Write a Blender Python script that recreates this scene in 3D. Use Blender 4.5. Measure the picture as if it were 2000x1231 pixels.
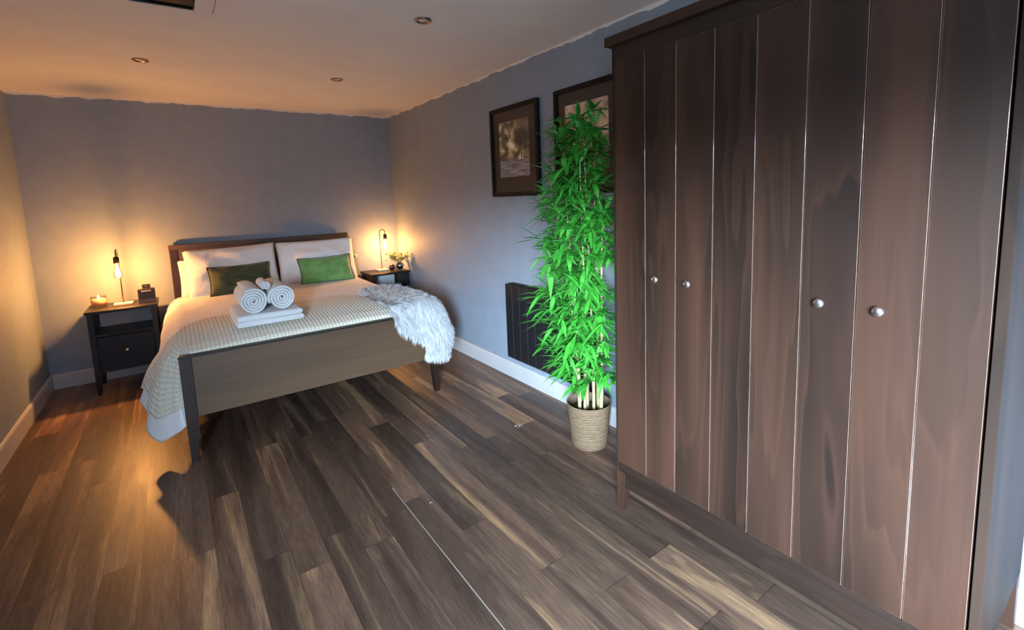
import bpy, bmesh, math, random
from math import sin, cos, pi, sqrt
from mathutils import Vector, Matrix, noise
random.seed(7)
scene = bpy.context.scene
for o in list(bpy.data.objects): bpy.data.objects.remove(o)
COL = scene.collection

# ------------------------------------------------------------------ camera, sky, exposure
W, H = 3.032, 2.369          # room width and ceiling height; back wall at y = 0, left wall at x = 0
YR = -7.3                    # rear wall behind the camera
cam = bpy.data.cameras.new('camera'); cob = bpy.data.objects.new('camera', cam); COL.objects.link(cob)
Rw = Matrix(((0.8134768, -0.58033988, -0.03822459), (-0.10164948, -0.07715727, -0.99182364), (0.57264551, 0.81071103, -0.1217569)))
Rt = Rw.transposed() @ Matrix(((1, 0, 0), (0, -1, 0), (0, 0, -1)))
cob.matrix_world = Matrix.Translation((0.93838, -5.26547, 1.42742)) @ Rt.to_4x4()
cam.sensor_fit = 'HORIZONTAL'; cam.sensor_width = 36
cam.lens = 930.3 / 2000 * 36
cam.shift_x = (1000 - 999.27) / 2000; cam.shift_y = (498.5 - 615.5) / 2000
cam.clip_start = .02
scene.camera = cob
scene.view_settings.view_transform = 'Standard'; scene.view_settings.look = 'None'
scene.view_settings.gamma = 1; scene.view_settings.use_curve_mapping = False
scene.view_settings.exposure = 0.0
scene.cycles.use_denoising = True
scene.cycles.max_bounces = 8; scene.cycles.diffuse_bounces = 5; scene.cycles.transparent_max_bounces = 16
scene.cycles.caustics_reflective = False; scene.cycles.caustics_refractive = False
scene.cycles.sample_clamp_indirect = 4

world = bpy.data.worlds.new('sky'); scene.world = world; world.use_nodes = True
wn = world.node_tree; wn.nodes.clear()
wo = wn.nodes.new('ShaderNodeOutputWorld'); wb = wn.nodes.new('ShaderNodeBackground')
wt = wn.nodes.new('ShaderNodeTexCoord'); ws = wn.nodes.new('ShaderNodeSeparateXYZ'); wr = wn.nodes.new('ShaderNodeValToRGB')
wn.links.new(wt.outputs['Generated'], ws.inputs[0]); wn.links.new(ws.outputs[2], wr.inputs[0])
wr.color_ramp.elements[0].position = .03; wr.color_ramp.elements[0].color = (.02, .024, .028, 1)
wr.color_ramp.elements[1].position = .13; wr.color_ramp.elements[1].color = (.67, .825, 1.0, 1)
e_ = wr.color_ramp.elements.new(.34); e_.color = (.24, .32, .42, 1)
wn.links.new(wr.outputs[0], wb.inputs[0]); wb.inputs[1].default_value = 670.0
wn.links.new(wb.outputs[0], wo.inputs[0])

WIN = (-7.1, -5.75, .6, 1.92)     # window in the left wall behind the camera: y0, y1, z0, z1
pl = bpy.data.lights.new('sky_portal', 'AREA'); pl.shape = 'RECTANGLE'
pl.size = WIN[3] - WIN[2]; pl.size_y = WIN[1] - WIN[0]
pl.cycles.is_portal = True
po = bpy.data.objects.new('sky_portal', pl); COL.objects.link(po)
po.location = (-.14, (WIN[0] + WIN[1]) / 2, (WIN[2] + WIN[3]) / 2); po.rotation_euler = (0, -pi / 2, 0)

# ------------------------------------------------------------------ materials
def nt(name):
    m = bpy.data.materials.new(name); m.use_nodes = True
    t = m.node_tree; b = t.nodes['Principled BSDF']
    return m, t, b
def N(t, kind, **kw):
    n = t.nodes.new(kind)
    for k, v in kw.items():
        if k.startswith('i_'):
            key = k[2:]; key = int(key) if key.isdigit() else key
            n.inputs[key].default_value = v
        else: setattr(n, k, v)
    return n
def L(t, a, b): t.links.new(a, b)
def ramp(t, fac, stops, interp='LINEAR'):
    r = t.nodes.new('ShaderNodeValToRGB'); cr = r.color_ramp; cr.interpolation = interp
    while len(cr.elements) < len(stops): cr.elements.new(.5)
    for e, (p, c) in zip(cr.elements, stops):
        e.position = p; e.color = (*c, 1) if len(c) == 3 else c
    L(t, fac, r.inputs[0]); return r.outputs[0]
def mapping(t, scale, src='Object', loc=(0, 0, 0)):
    tc = t.nodes.new('ShaderNodeTexCoord'); mp = t.nodes.new('ShaderNodeMapping')
    mp.inputs['Scale'].default_value = scale; mp.inputs['Location'].default_value = loc
    L(t, tc.outputs[src], mp.inputs[0]); return mp.outputs[0]
def bump(t, b, h, s=.3, d=.01):
    n = t.nodes.new('ShaderNodeBump'); n.inputs['Strength'].default_value = s; n.inputs['Distance'].default_value = d
    L(t, h, n.inputs['Height']); L(t, n.outputs[0], b.inputs['Normal'])
def math_(t, op, a, b=None, c=None):
    n = t.nodes.new('ShaderNodeMath'); n.operation = op
    for i, v in enumerate((a, b, c)):
        if v is None: continue
        if isinstance(v, (int, float)): n.inputs[i].default_value = v
        else: L(t, v, n.inputs[i])
    return n.outputs[0]
def mixc(t, fac, a, b, mode='MIX'):
    n = t.nodes.new('ShaderNodeMix'); n.data_type = 'RGBA'; n.blend_type = mode
    for s, v in ((n.inputs[0], fac), (n.inputs[6], a), (n.inputs[7], b)):
        if isinstance(v, (int, float)): s.default_value = v
        elif isinstance(v, tuple): s.default_value = (*v, 1)
        else: L(t, v, s)
    return n.outputs[2]
def simple(name, col, rough=.5, var=.12, scale=20, bs=.0, bd=.002, metal=0, coat=0, sheen=0, spec=None, scl=None):
    m, t, b = nt(name)
    v = mapping(t, scl or (scale,) * 3)
    n = N(t, 'ShaderNodeTexNoise', i_Scale=1.0, i_Detail=4.0); L(t, v, n.inputs['Vector'])
    c1 = tuple(c * (1 - var) for c in col); c2 = tuple(min(1, c * (1 + var)) for c in col)
    L(t, ramp(t, n.outputs[0], [(.3, c1), (.7, c2)]), b.inputs['Base Color'])
    b.inputs['Roughness'].default_value = rough; b.inputs['Metallic'].default_value = metal
    b.inputs['Coat Weight'].default_value = coat; b.inputs['Sheen Weight'].default_value = sheen
    if spec is not None: b.inputs['Specular IOR Level'].default_value = spec
    if bs: bump(t, b, n.outputs[0], bs, bd)
    return m

def wood(name, axis='Z', dark=(.011, .0062, .0045), mid=(.024, .0125, .0078), hi=(.064, .028, .0165), rough=.42):
    m, t, b = nt(name)
    info = N(t, 'ShaderNodeObjectInfo')
    st = {'Z': (1, 1, .10), 'X': (.10, 1, 1), 'Y': (1, .1, 1)}[axis]
    tc = t.nodes.new('ShaderNodeTexCoord')
    off = N(t, 'ShaderNodeVectorMath', operation='SCALE'); off.inputs[0].default_value = (7.3, 3.1, 5.7); L(t, info.outputs['Random'], off.inputs['Scale'])
    add = N(t, 'ShaderNodeVectorMath', operation='ADD'); L(t, tc.outputs['Object'], add.inputs[0]); L(t, off.outputs[0], add.inputs[1])
    mp = t.nodes.new('ShaderNodeMapping'); mp.inputs['Scale'].default_value = st; L(t, add.outputs[0], mp.inputs[0])
    n1 = N(t, 'ShaderNodeTexNoise', i_Scale=5.0, i_Detail=3.0, i_Distortion=.4); L(t, mp.outputs[0], n1.inputs['Vector'])
    rings = math_(t, 'FRACT', math_(t, 'MULTIPLY', n1.outputs[0], 9.0))
    rr = ramp(t, rings, [(0, (0, 0, 0)), (.75, (.55, .55, .55)), (.9, (1, 1, 1)), (1, (0, 0, 0))])
    mp2 = t.nodes.new('ShaderNodeMapping'); mp2.inputs['Scale'].default_value = tuple(90 if s == 1 else 2.5 for s in st); L(t, add.outputs[0], mp2.inputs[0])
    n2 = N(t, 'ShaderNodeTexNoise', i_Scale=1.0, i_Detail=3.0); L(t, mp2.outputs[0], n2.inputs['Vector'])
    mp3 = t.nodes.new('ShaderNodeMapping'); mp3.inputs['Scale'].default_value = tuple(3.5 if s == 1 else .35 for s in st); L(t, add.outputs[0], mp3.inputs[0])
    n3 = N(t, 'ShaderNodeTexNoise', i_Scale=1.0, i_Detail=2.0); L(t, mp3.outputs[0], n3.inputs['Vector'])
    base = ramp(t, n3.outputs[0], [(.35, dark), (.5, mid), (.68, hi)])
    c = mixc(t, math_(t, 'MULTIPLY', rr, .38), base, hi)
    c = mixc(t, math_(t, 'MULTIPLY', n2.outputs[0], .5), c, dark)
    L(t, c, b.inputs['Base Color']); b.inputs['Roughness'].default_value = rough; b.inputs['Specular IOR Level'].default_value = .26
    bump(t, b, n2.outputs[0], .08, .001)
    return m

def wall_paint(name, top_white=True):
    m, t, b = nt(name)
    tc = t.nodes.new('ShaderNodeTexCoord'); sp = t.nodes.new('ShaderNodeSeparateXYZ'); L(t, tc.outputs['Object'], sp.inputs[0])
    n = N(t, 'ShaderNodeTexNoise', i_Scale=9.0, i_Detail=3.0); L(t, tc.outputs['Object'], n.inputs['Vector'])
    n2 = N(t, 'ShaderNodeTexNoise', i_Scale=160.0, i_Detail=3.0); L(t, tc.outputs['Object'], n2.inputs['Vector'])
    base = ramp(t, n.outputs[0], [(.3, (.225, .268, .32)), (.7, (.25, .293, .35))])
    edge = math_(t, 'ADD', sp.outputs[2], math_(t, 'MULTIPLY', math_(t, 'SUBTRACT', n.outputs[0], .5), .055))
    msk = math_(t, 'GREATER_THAN', edge, H - .014)
    L(t, mixc(t, msk, base, (.72, .70, .66)), b.inputs['Base Color'])
    b.inputs['Roughness'].default_value = .62; bump(t, b, n2.outputs[0], .12, .002)
    return m

def floor_mat():
    m, t, b = nt('walnut_laminate')
    tc = t.nodes.new('ShaderNodeTexCoord'); sp = t.nodes.new('ShaderNodeSeparateXYZ'); L(t, tc.outputs['Object'], sp.inputs[0])
    PW, PL = .1255, 1.2
    xs = math_(t, 'DIVIDE', math_(t, 'SUBTRACT', sp.outputs[0], 1.70 - 20 * PW), PW)
    ix = math_(t, 'FLOOR', xs); fx = math_(t, 'FRACT', xs)
    w1 = N(t, 'ShaderNodeTexWhiteNoise', noise_dimensions='1D'); L(t, ix, w1.inputs['W'])
    ys = math_(t, 'ADD', math_(t, 'DIVIDE', math_(t, 'SUBTRACT', sp.outputs[1], -20.0), PL), math_(t, 'MULTIPLY', w1.outputs['Value'], 7.3))
    iy = math_(t, 'FLOOR', ys); fy = math_(t, 'FRACT', ys)
    cb = t.nodes.new('ShaderNodeCombineXYZ'); L(t, ix, cb.inputs[0]); L(t, iy, cb.inputs[1])
    w2 = N(t, 'ShaderNodeTexWhiteNoise', noise_dimensions='2D'); L(t, cb.outputs[0], w2.inputs['Vector'])
    rnd = w2.outputs['Value']
    # grain coordinates, different in every plank
    gx = math_(t, 'ADD', sp.outputs[0], math_(t, 'MULTIPLY', rnd, 13.0))
    gy = math_(t, 'ADD', math_(t, 'MULTIPLY', sp.outputs[1], .075), math_(t, 'MULTIPLY', rnd, 29.0))
    gv = t.nodes.new('ShaderNodeCombineXYZ'); L(t, gx, gv.inputs[0]); L(t, gy, gv.inputs[1]); L(t, math_(t, 'MULTIPLY', rnd, 17.0), gv.inputs[2])
    big = N(t, 'ShaderNodeTexNoise', i_Scale=8.0, i_Detail=3.0, i_Distortion=.9); L(t, gv.outputs[0], big.inputs['Vector'])
    mid = N(t, 'ShaderNodeTexNoise', i_Scale=26.0, i_Detail=4.0, i_Distortion=.5); L(t, gv.outputs[0], mid.inputs['Vector'])
    fin = N(t, 'ShaderNodeTexNoise', i_Scale=150.0, i_Detail=3.0); L(t, gv.outputs[0], fin.inputs['Vector'])
    rings = math_(t, 'FRACT', math_(t, 'MULTIPLY', big.outputs[0], 7.0))
    body = ramp(t, big.outputs[0], [(.28, (.042, .027, .020)), (.42, (.100, .064, .045)), (.54, (.155, .100, .068)), (.63, (.31, .20, .110)), (.76, (.46, .30, .15))])
    c = mixc(t, math_(t, 'MULTIPLY', ramp(t, rings, [(0, (0, 0, 0)), (.8, (.3, .3, .3)), (.93, (1, 1, 1)), (1, (0, 0, 0))]), .35), body, (.035, .020, .014))
    c = mixc(t, math_(t, 'MULTIPLY', mid.outputs[0], .55), c, (.078, .050, .037))
    c = mixc(t, .45, c, ramp(t, fin.outputs[0], [(.35, (.25, .25, .25)), (.7, (.8, .78, .75))]), 'OVERLAY')
    tone = ramp(t, rnd, [(0, (.72, .68, .68)), (.5, (1.2, 1.12, 1.08)), (1, (1.7, 1.5, 1.36))])
    c = mixc(t, 1.0, c, tone, 'MULTIPLY')
    e1 = math_(t, 'LESS_THAN', fx, .014); e2 = math_(t, 'LESS_THAN', fy, .0022)
    gap = math_(t, 'MAXIMUM', e1, e2)
    c = mixc(t, math_(t, 'MULTIPLY', gap, .7), c, (.012, .010, .010))
    # the one open seam with a pale edge
    s1 = math_(t, 'LESS_THAN', math_(t, 'ABSOLUTE', math_(t, 'SUBTRACT', sp.outputs[0], 1.700)), .0016)
    s1 = math_(t, 'MULTIPLY', s1, math_(t, 'LESS_THAN', sp.outputs[1], -3.07))
    c = mixc(t, s1, c, (.50, .44, .36))
    L(t, c, b.inputs['Base Color'])
    r = math_(t, 'ADD', .30, math_(t, 'MULTIPLY', mid.outputs[0], .18)); L(t, r, b.inputs['Roughness'])
    b.inputs['Specular IOR Level'].default_value = .45
    hh = math_(t, 'SUBTRACT', math_(t, 'MULTIPLY', fin.outputs[0], .25), gap)
    bump(t, b, hh, .25, .0012)
    return m

def knit_mat():
    m, t, b = nt('cream_waffle_knit')
    tc = t.nodes.new('ShaderNodeTexCoord'); sp = t.nodes.new('ShaderNodeSeparateXYZ'); L(t, tc.outputs['UV'], sp.inputs[0])
    a = math_(t, 'SINE', math_(t, 'MULTIPLY', sp.outputs[0], 2 * pi / .022)); c = math_(t, 'SINE', math_(t, 'MULTIPLY', sp.outputs[1], 2 * pi / .014))
    h = math_(t, 'ADD', math_(t, 'MULTIPLY', a, .7), math_(t, 'MULTIPLY', math_(t, 'MULTIPLY', a, c), .5))
    n = N(t, 'ShaderNodeTexNoise', i_Scale=70.0, i_Detail=3.0); L(t, tc.outputs['Object'], n.inputs['Vector'])
    h = math_(t, 'ADD', h, math_(t, 'MULTIPLY', n.outputs[0], .6))
    L(t, ramp(t, h, [(0, (.66, .60, .48)), (1, (.78, .72, .58))]), b.inputs['Base Color'])
    b.inputs['Roughness'].default_value = .9; b.inputs['Sheen Weight'].default_value = .25
    bump(t, b, h, .7, .0035); return m

def cloth_mat(name, col, fold=.25, sc=6, sheen=.15):
    m, t, b = nt(name)
    v = mapping(t, (sc, sc, sc)); n = N(t, 'ShaderNodeTexNoise', i_Scale=1.0, i_Detail=3.0, i_Distortion=1.2); L(t, v, n.inputs['Vector'])
    v2 = mapping(t, (400,) * 3); n2 = N(t, 'ShaderNodeTexNoise', i_Scale=1.0, i_Detail=2.0); L(t, v2, n2.inputs['Vector'])
    L(t, ramp(t, n.outputs[0], [(.3, tuple(c * .95 for c in col)), (.7, col)]), b.inputs['Base Color'])
    b.inputs['Roughness'].default_value = .85; b.inputs['Sheen Weight'].default_value = sheen
    h = math_(t, 'ADD', n.outputs[0], math_(t, 'MULTIPLY', n2.outputs[0], .05)); bump(t, b, h, fold, .02); return m

def glass_mat(name, tint=(1, 1, 1), refl=.12, rough=.02):
    m = bpy.data.materials.new(name); m.use_nodes = True; t = m.node_tree; t.nodes.clear()
    o = t.nodes.new('ShaderNodeOutputMaterial'); mx = t.nodes.new('ShaderNodeMixShader')
    tr = t.nodes.new('ShaderNodeBsdfTransparent'); gl = t.nodes.new('ShaderNodeBsdfGlossy'); lw = t.nodes.new('ShaderNodeLayerWeight')
    tr.inputs[0].default_value = (*tint, 1); gl.inputs['Roughness'].default_value = rough; lw.inputs[0].default_value = .35
    L(t, math_(t, 'ADD', math_(t, 'MULTIPLY', lw.outputs['Facing'], .4), refl * .3), mx.inputs[0])
    L(t, tr.outputs[0], mx.inputs[1]); L(t, gl.outputs[0], mx.inputs[2]); L(t, mx.outputs[0], o.inputs[0]); return m
def emit_mat(name, col, s):
    m, t, b = nt(name); b.inputs['Base Color'].default_value = (*col, 1)
    b.inputs['Emission Color'].default_value = (*col, 1); b.inputs['Emission Strength'].default_value = s
    n = N(t, 'ShaderNodeTexNoise', i_Scale=30.0); L(t, math_(t, 'ADD', .3, math_(t, 'MULTIPLY', n.outputs[0], .2)), b.inputs['Roughness']); return m

M = {}
M['wall'] = wall_paint('blue_grey_wall_paint')
M['ceil'] = simple('white_ceiling_paint', (.84, .83, .81), .8, .03, 3, .05, .002)
M['floor'] = floor_mat()
M['skirt'] = simple('white_skirting_gloss', (.50, .49, .48), .35, .04, 6)
M['woodz'] = wood('dark_stained_wood_upright', 'Z')
M['woodx'] = wood('dark_stained_wood_lengthwise', 'X', (.05, .030, .018), (.09, .054, .032), (.14, .082, .045), .40)
M['woody'] = wood('dark_stained_wood_deep', 'Y', (.008, .0045, .0035), (.017, .0095, .006), (.042, .020, .012), .5)
M['woodside'] = wood('dark_stained_side_panel', 'Z', (.010, .006, .0045), (.020, .012, .008), (.045, .024, .015), .68)
M['woodside'].node_tree.nodes['Principled BSDF'].inputs['Specular IOR Level'].default_value = .12
M['edge'] = simple('varnished_edge_gleam', (.16, .10, .075), .22, .2, 40, coat=1)  # door bevels: seam gleam put into a paler colour under a glossy coat
M['blackw'] = wood('black_brown_stain', 'X', (.006, .005, .0045), (.012, .009, .008), (.022, .016, .013), .42)
M['paleback'] = simple('pale_back_panel', (.72, .74, .75), .5, .03, 8)
M['duvet'] = cloth_mat('white_cotton_duvet', (.80, .78, .77), .35, 4)
M['pillow'] = cloth_mat('white_cotton_pillowcase', (.90, .88, .88), .45, 7)
M['knit'] = knit_mat()
M['towel'] = simple('white_terry_towel', (.66, .67, .68), .95, .06, 260, .6, .003, sheen=.3)
M['velvet'] = simple('green_velvet', (.13, .30, .075), .75, .25, 14, .15, .004, sheen=.6)
M['velvet_shaded'] = simple('green_velvet_shaded', (.036, .050, .016), .75, .3, 12, .15, .004, sheen=.3)  # same green velvet, darkened to carry the shade on the left cushion
M['piping'] = simple('green_piping_cord', (.045, .085, .035), .8, .2, 60)
M['fur'] = simple('white_faux_fur', (.56, .57, .59), .55, .05, 30, sheen=.2)
M['nickel'] = simple('brushed_nickel', (.72, .69, .65), .28, .06, 60, metal=1)
M['satin'] = simple('brown_nickel_bezel', (.30, .24, .20), .3, .06, 60, metal=1)
M['bronze'] = simple('dark_bronze_metal', (.10, .065, .045), .38, .15, 40, metal=1)
M['marble'] = simple('pale_stone_base', (.62, .56, .44), .35, .12, 25)
M['glass'] = glass_mat('clear_bulb_glass', (1, .95, .85))
M['jar'] = glass_mat('candle_jar_glass', (1, .97, .93), .25)
M['winglass'] = glass_mat('window_glass', (.97, .99, 1), .1)
M['filament'] = emit_mat('glowing_filament', (1.0, .55, .18), 90)
M['flame'] = emit_mat('candle_flame', (1.0, .62, .22), 30)
M['wax'] = simple('candle_wax', (.85, .62, .42), .5, .05, 20)
M['wax'].node_tree.nodes['Principled BSDF'].inputs['Subsurface Weight'].default_value = .6
M['black'] = simple('satin_black', (.010, .010, .011), .35, .2, 30)
M['frame'] = simple('black_frame_wood', (.008, .007, .007), .6, .2, 30, spec=.2)
M['mat'] = simple('dark_picture_mount', (.012, .010, .009), .6, .1, 30, coat=.45)
M['cream'] = simple('cream_print', (.75, .66, .50), .5, .05, 30)
M['darkbox'] = simple('dark_brown_card', (.014, .008, .006), .55, .2, 30)
M['basket'] = None
M['soil'] = simple('dry_moss_fill', (.10, .08, .05), .95, .4, 60, .8, .01)
M['smoke'] = simple('smoked_mirror_glass', (.35, .36, .38), .12, .1, 20, metal=1)
M['plum'] = simple('dark_plum_glass', (.045, .018, .022), .12, .3, 30, coat=1)
M['blind'] = simple('dark_green_blind', (.016, .022, .020), .5, .25, 12)
M['white'] = simple('white_plastic', (.75, .74, .70), .4, .03, 20)

def leaf_mat():
    m, t, b = nt('bamboo_leaf_green')
    v = mapping(t, (9, 9, 9)); n = N(t, 'ShaderNodeTexNoise', i_Scale=1.0, i_Detail=2.0); L(t, v, n.inputs['Vector'])
    L(t, ramp(t, n.outputs[0], [(.25, (.022, .16, .016)), (.5, (.052, .35, .036)), (.75, (.13, .50, .085))]), b.inputs['Base Color'])
    b.inputs['Roughness'].default_value = .38
    return m
M['leaf'] = leaf_mat()
M['cane'] = simple('tan_bamboo_cane', (.40, .33, .17), .5, .3, 1, scl=(25, 25, 4))
def basket_mat():
    m, t, b = nt('woven_seagrass')
    tc = t.nodes.new('ShaderNodeTexCoord'); sp = t.nodes.new('ShaderNodeSeparateXYZ'); L(t, tc.outputs['Object'], sp.inputs[0])
    n = N(t, 'ShaderNodeTexNoise', i_Scale=40.0, i_Detail=3.0)
    mp = t.nodes.new('ShaderNodeMapping'); mp.inputs['Scale'].default_value = (1, 1, 4); L(t, tc.outputs['Object'], mp.inputs[0]); L(t, mp.outputs[0], n.inputs['Vector'])
    w = math_(t, 'SINE', math_(t, 'ADD', math_(t, 'MULTIPLY', sp.outputs[2], 2 * pi / .0105), math_(t, 'MULTIPLY', n.outputs[0], 3)))
    h = math_(t, 'ADD', math_(t, 'MULTIPLY', w, .5), n.outputs[0])
    L(t, ramp(t, h, [(0, (.08, .045, .020)), (.5, (.165, .105, .055)), (1, (.25, .165, .090))]), b.inputs['Base Color'])
    b.inputs['Roughness'].default_value = .85; bump(t, b, h, .8, .004); return m
M['basket'] = basket_mat()

def art_mat(name, kind):
    m, t, b = nt(name)
    tc = t.nodes.new('ShaderNodeTexCoord'); sp = t.nodes.new('ShaderNodeSeparateXYZ'); L(t, tc.outputs['UV'], sp.inputs[0])
    mp = t.nodes.new('ShaderNodeMapping'); mp.inputs['Scale'].default_value = (2.2, 2.8, 1); mp.inputs['Location'].default_value = (kind * 3.3, .4, 0); L(t, tc.outputs['UV'], mp.inputs[0])
    n = N(t, 'ShaderNodeTexNoise', i_Scale=1.6, i_Detail=7.0, i_Distortion=.25); L(t, mp.outputs[0], n.inputs['Vector'])
    v = sp.outputs[1]
    if kind == 0: sky = ramp(t, n.outputs[0], [(.36, (.02, .018, .014)), (.47, (.07, .06, .03)), (.54, (.26, .20, .09)), (.62, (.45, .42, .33)), (.72, (.62, .61, .56))])
    else: sky = ramp(t, n.outputs[0], [(.36, (.16, .12, .10)), (.5, (.40, .31, .24)), (.6, (.52, .42, .33)), (.72, (.60, .52, .45))])
    if kind == 0:   # dark bank of cloud to the upper right and low over the water, as printed
        shade = math_(t, 'ADD', math_(t, 'MULTIPLY', math_(t, 'SUBTRACT', sp.outputs[0], .35), .9), math_(t, 'MULTIPLY', math_(t, 'SUBTRACT', v, .72), .8))
        sky = mixc(t, ramp(t, shade, [(0.0, (0, 0, 0)), (.5, (.9, .9, .9))]), sky, (.018, .015, .012))
        sky = mixc(t, ramp(t, v, [(.30, (.75, .75, .75)), (.48, (0, 0, 0))]), sky, (.03, .025, .018))
    mp2 = t.nodes.new('ShaderNodeMapping'); mp2.inputs['Scale'].default_value = (2, 24, 1); L(t, tc.outputs['UV'], mp2.inputs[0])
    n2 = N(t, 'ShaderNodeTexNoise', i_Scale=1.5, i_Detail=3.0); L(t, mp2.outputs[0], n2.inputs['Vector'])
    sea = ramp(t, n2.outputs[0], [(.35, (.045, .045, .05)), (.6, (.16, .16, .17)), (.8, (.34, .34, .35))])
    msk = math_(t, 'GREATER_THAN', v, .305)
    L(t, mixc(t, 1.0, mixc(t, msk, sea, sky), (1.9, 1.85, 1.75) if kind == 0 else (1.3, 1.25, 1.2), 'MULTIPLY'), b.inputs['Base Color']); b.inputs['Roughness'].default_value = .45; b.inputs['Coat Weight'].default_value = 1
    return m

# ------------------------------------------------------------------ mesh helpers
OFF = {}
def woff(o):
    v = Vector((0, 0, 0))
    while o is not None: v += OFF.get(o.name, Vector()); o = o.parent
    return v
class MB:
    def __init__(s): s.v = []; s.f = []; s.mi = []; s.uv = {}
    def add(s, vs, fs, mi=0, uv=None):
        b = len(s.v); s.v += [tuple(v) for v in vs]
        for k, f in enumerate(fs):
            if uv: s.uv[len(s.f)] = [uv[i] for i in f]
            s.f.append(tuple(i + b for i in f)); s.mi.append(mi)
        return s
    def box(s, x0, x1, y0, y1, z0, z1, mi=0):
        return s.add([(x, y, z) for z in (z0, z1) for y in (y0, y1) for x in (x0, x1)],
                     [(0, 2, 3, 1), (4, 5, 7, 6), (0, 1, 5, 4), (2, 6, 7, 3), (0, 4, 6, 2), (1, 3, 7, 5)], mi)
    def taper(s, x0, x1, y0, y1, z0, z1, tx0, tx1, ty0, ty1, mi=0):   # top rectangle, bottom rectangle
        vs = [(tx0, ty0, z0), (tx1, ty0, z0), (tx0, ty1, z0), (tx1, ty1, z0), (x0, y0, z1), (x1, y0, z1), (x0, y1, z1), (x1, y1, z1)]
        return s.add(vs, [(0, 2, 3, 1), (4, 5, 7, 6), (0, 1, 5, 4), (2, 6, 7, 3), (0, 4, 6, 2), (1, 3, 7, 5)], mi)
    def tube(s, pts, r, n=8, mi=0, cap=True):
        pts = [Vector(p) for p in pts]; rs = r if isinstance(r, (list, tuple)) else [r] * len(pts)
        vs = []; prev = None
        for i, p in enumerate(pts):
            d = (pts[min(i + 1, len(pts) - 1)] - pts[max(i - 1, 0)]).normalized()
            if prev is None: a = d.orthogonal().normalized()
            else:
                a = prev - d * prev.dot(d); a.normalize()
            prev = a; c = d.cross(a)
            for k in range(n): vs.append(p + (a * cos(2 * pi * k / n) + c * sin(2 * pi * k / n)) * rs[i])
        fs = [(i * n + k, i * n + (k + 1) % n, (i + 1) * n + (k + 1) % n, (i + 1) * n + k) for i in range(len(pts) - 1) for k in range(n)]
        if cap: fs += [tuple(range(n))[::-1], tuple((len(pts) - 1) * n + k for k in range(n))]
        return s.add(vs, fs, mi)
    def lathe(s, prof, c, n=24, axis='Z', mi=0):
        vs = []; c = Vector(c)
        for r, h in prof:
            for k in range(n):
                a = 2 * pi * k / n; u, v = r * cos(a), r * sin(a)
                vs.append(c + Vector({'Z': (u, v, h), 'Y': (u, h, v), 'X': (h, u, v)}[axis]))
        fs = [(i * n + k, i * n + (k + 1) % n, (i + 1) * n + (k + 1) % n, (i + 1) * n + k) for i in range(len(prof) - 1) for k in range(n)]
        if prof[0][0] > 1e-6: fs.append(tuple(range(n))[::-1])
        if prof[-1][0] > 1e-6: fs.append(tuple((len(prof) - 1) * n + k for k in range(n)))
        return s.add(vs, fs, mi)
    def grid(s, rows, mi=0, closed=False, uv=None):
        m = len(rows[0]); b = [p for r in rows for p in r]
        fs = [(i * m + j, i * m + (j + 1) % m, (i + 1) * m + (j + 1) % m, (i + 1) * m + j) for i in range(len(rows) - 1) for j in range(m if closed else m - 1)]
        return s.add(b, fs, mi, [q for r in uv for q in r] if uv else None)
    def build(s, name, mats, parent=None, smooth=False, bevel=0, origin=None, fixn=True, solid=0, subs=0, seg=2):
        me = bpy.data.meshes.new(name); xs = [v[0] for v in s.v]; ys = [v[1] for v in s.v]; zs = [v[2] for v in s.v]
        if origin is None: origin = ((min(xs) + max(xs)) / 2, (min(ys) + max(ys)) / 2, min(zs))
        og = Vector(origin); me.from_pydata([tuple(Vector(v) - og) for v in s.v], [], s.f)
        for m in (mats if isinstance(mats, (list, tuple)) else [mats]): me.materials.append(m)
        for p, mi in zip(me.polygons, s.mi): p.material_index = mi; p.use_smooth = smooth
        if s.uv:
            ul = me.uv_layers.new(name='UVMap')
            for p in me.polygons:
                q = s.uv.get(p.index)
                if q:
                    for li, u in zip(p.loop_indices, q): ul.data[li].uv = u
        if fixn:
            bm = bmesh.new(); bm.from_mesh(me); bmesh.ops.remove_doubles(bm, verts=bm.verts, dist=1e-6)
            bmesh.ops.recalc_face_normals(bm, faces=bm.faces); bm.to_mesh(me); bm.free()
        o = bpy.data.objects.new(name, me); COL.objects.link(o)
        if parent is not None:
            o.parent = parent; o.location = og - woff(parent)
        else: o.location = og
        OFF[o.name] = og - (woff(parent) if parent is not None else Vector())
        if solid:
            md = o.modifiers.new('thickness', 'SOLIDIFY'); md.thickness = solid; md.offset = -1
        if subs:
            md = o.modifiers.new('subdivision', 'SUBSURF'); md.levels = subs; md.render_levels = subs
        if bevel:
            md = o.modifiers.new('bevel', 'BEVEL'); md.width = bevel; md.segments = seg; md.limit_method = 'ANGLE'; md.angle_limit = .6
        return o
def thing(name, label, cat, loc, group=None):
    o = bpy.data.objects.new(name, None); COL.objects.link(o); o.location = loc; o.empty_display_size = .1
    OFF[o.name] = Vector(loc); return tag(o, label, cat, group)
def tag(o, label, cat, group=None):
    o['label'] = label; o['category'] = cat
    if group: o['group'] = group
    return o
def struct(o): o['kind'] = 'structure'; return o
def bx(name, mat, parent, *a, bevel=.002, **k): return MB().box(*a).build(name, mat, parent, bevel=bevel, **k)
def sstep(a, b, x):
    t = max(0, min(1, (x - a) / (b - a))); return t * t * (3 - 2 * t)
def lerp_tab(tab, x):      # smooth interpolation of rows (x, values...)
    if x <= tab[0][0]: return tab[0][1:]
    for a, b in zip(tab, tab[1:]):
        if x <= b[0]:
            f = (x - a[0]) / (b[0] - a[0]); f = f * f * (3 - 2 * f) * .5 + f * .5
            return [p + (q - p) * f for p, q in zip(a[1:], b[1:])]
    return tab[-1][1:]

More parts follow.
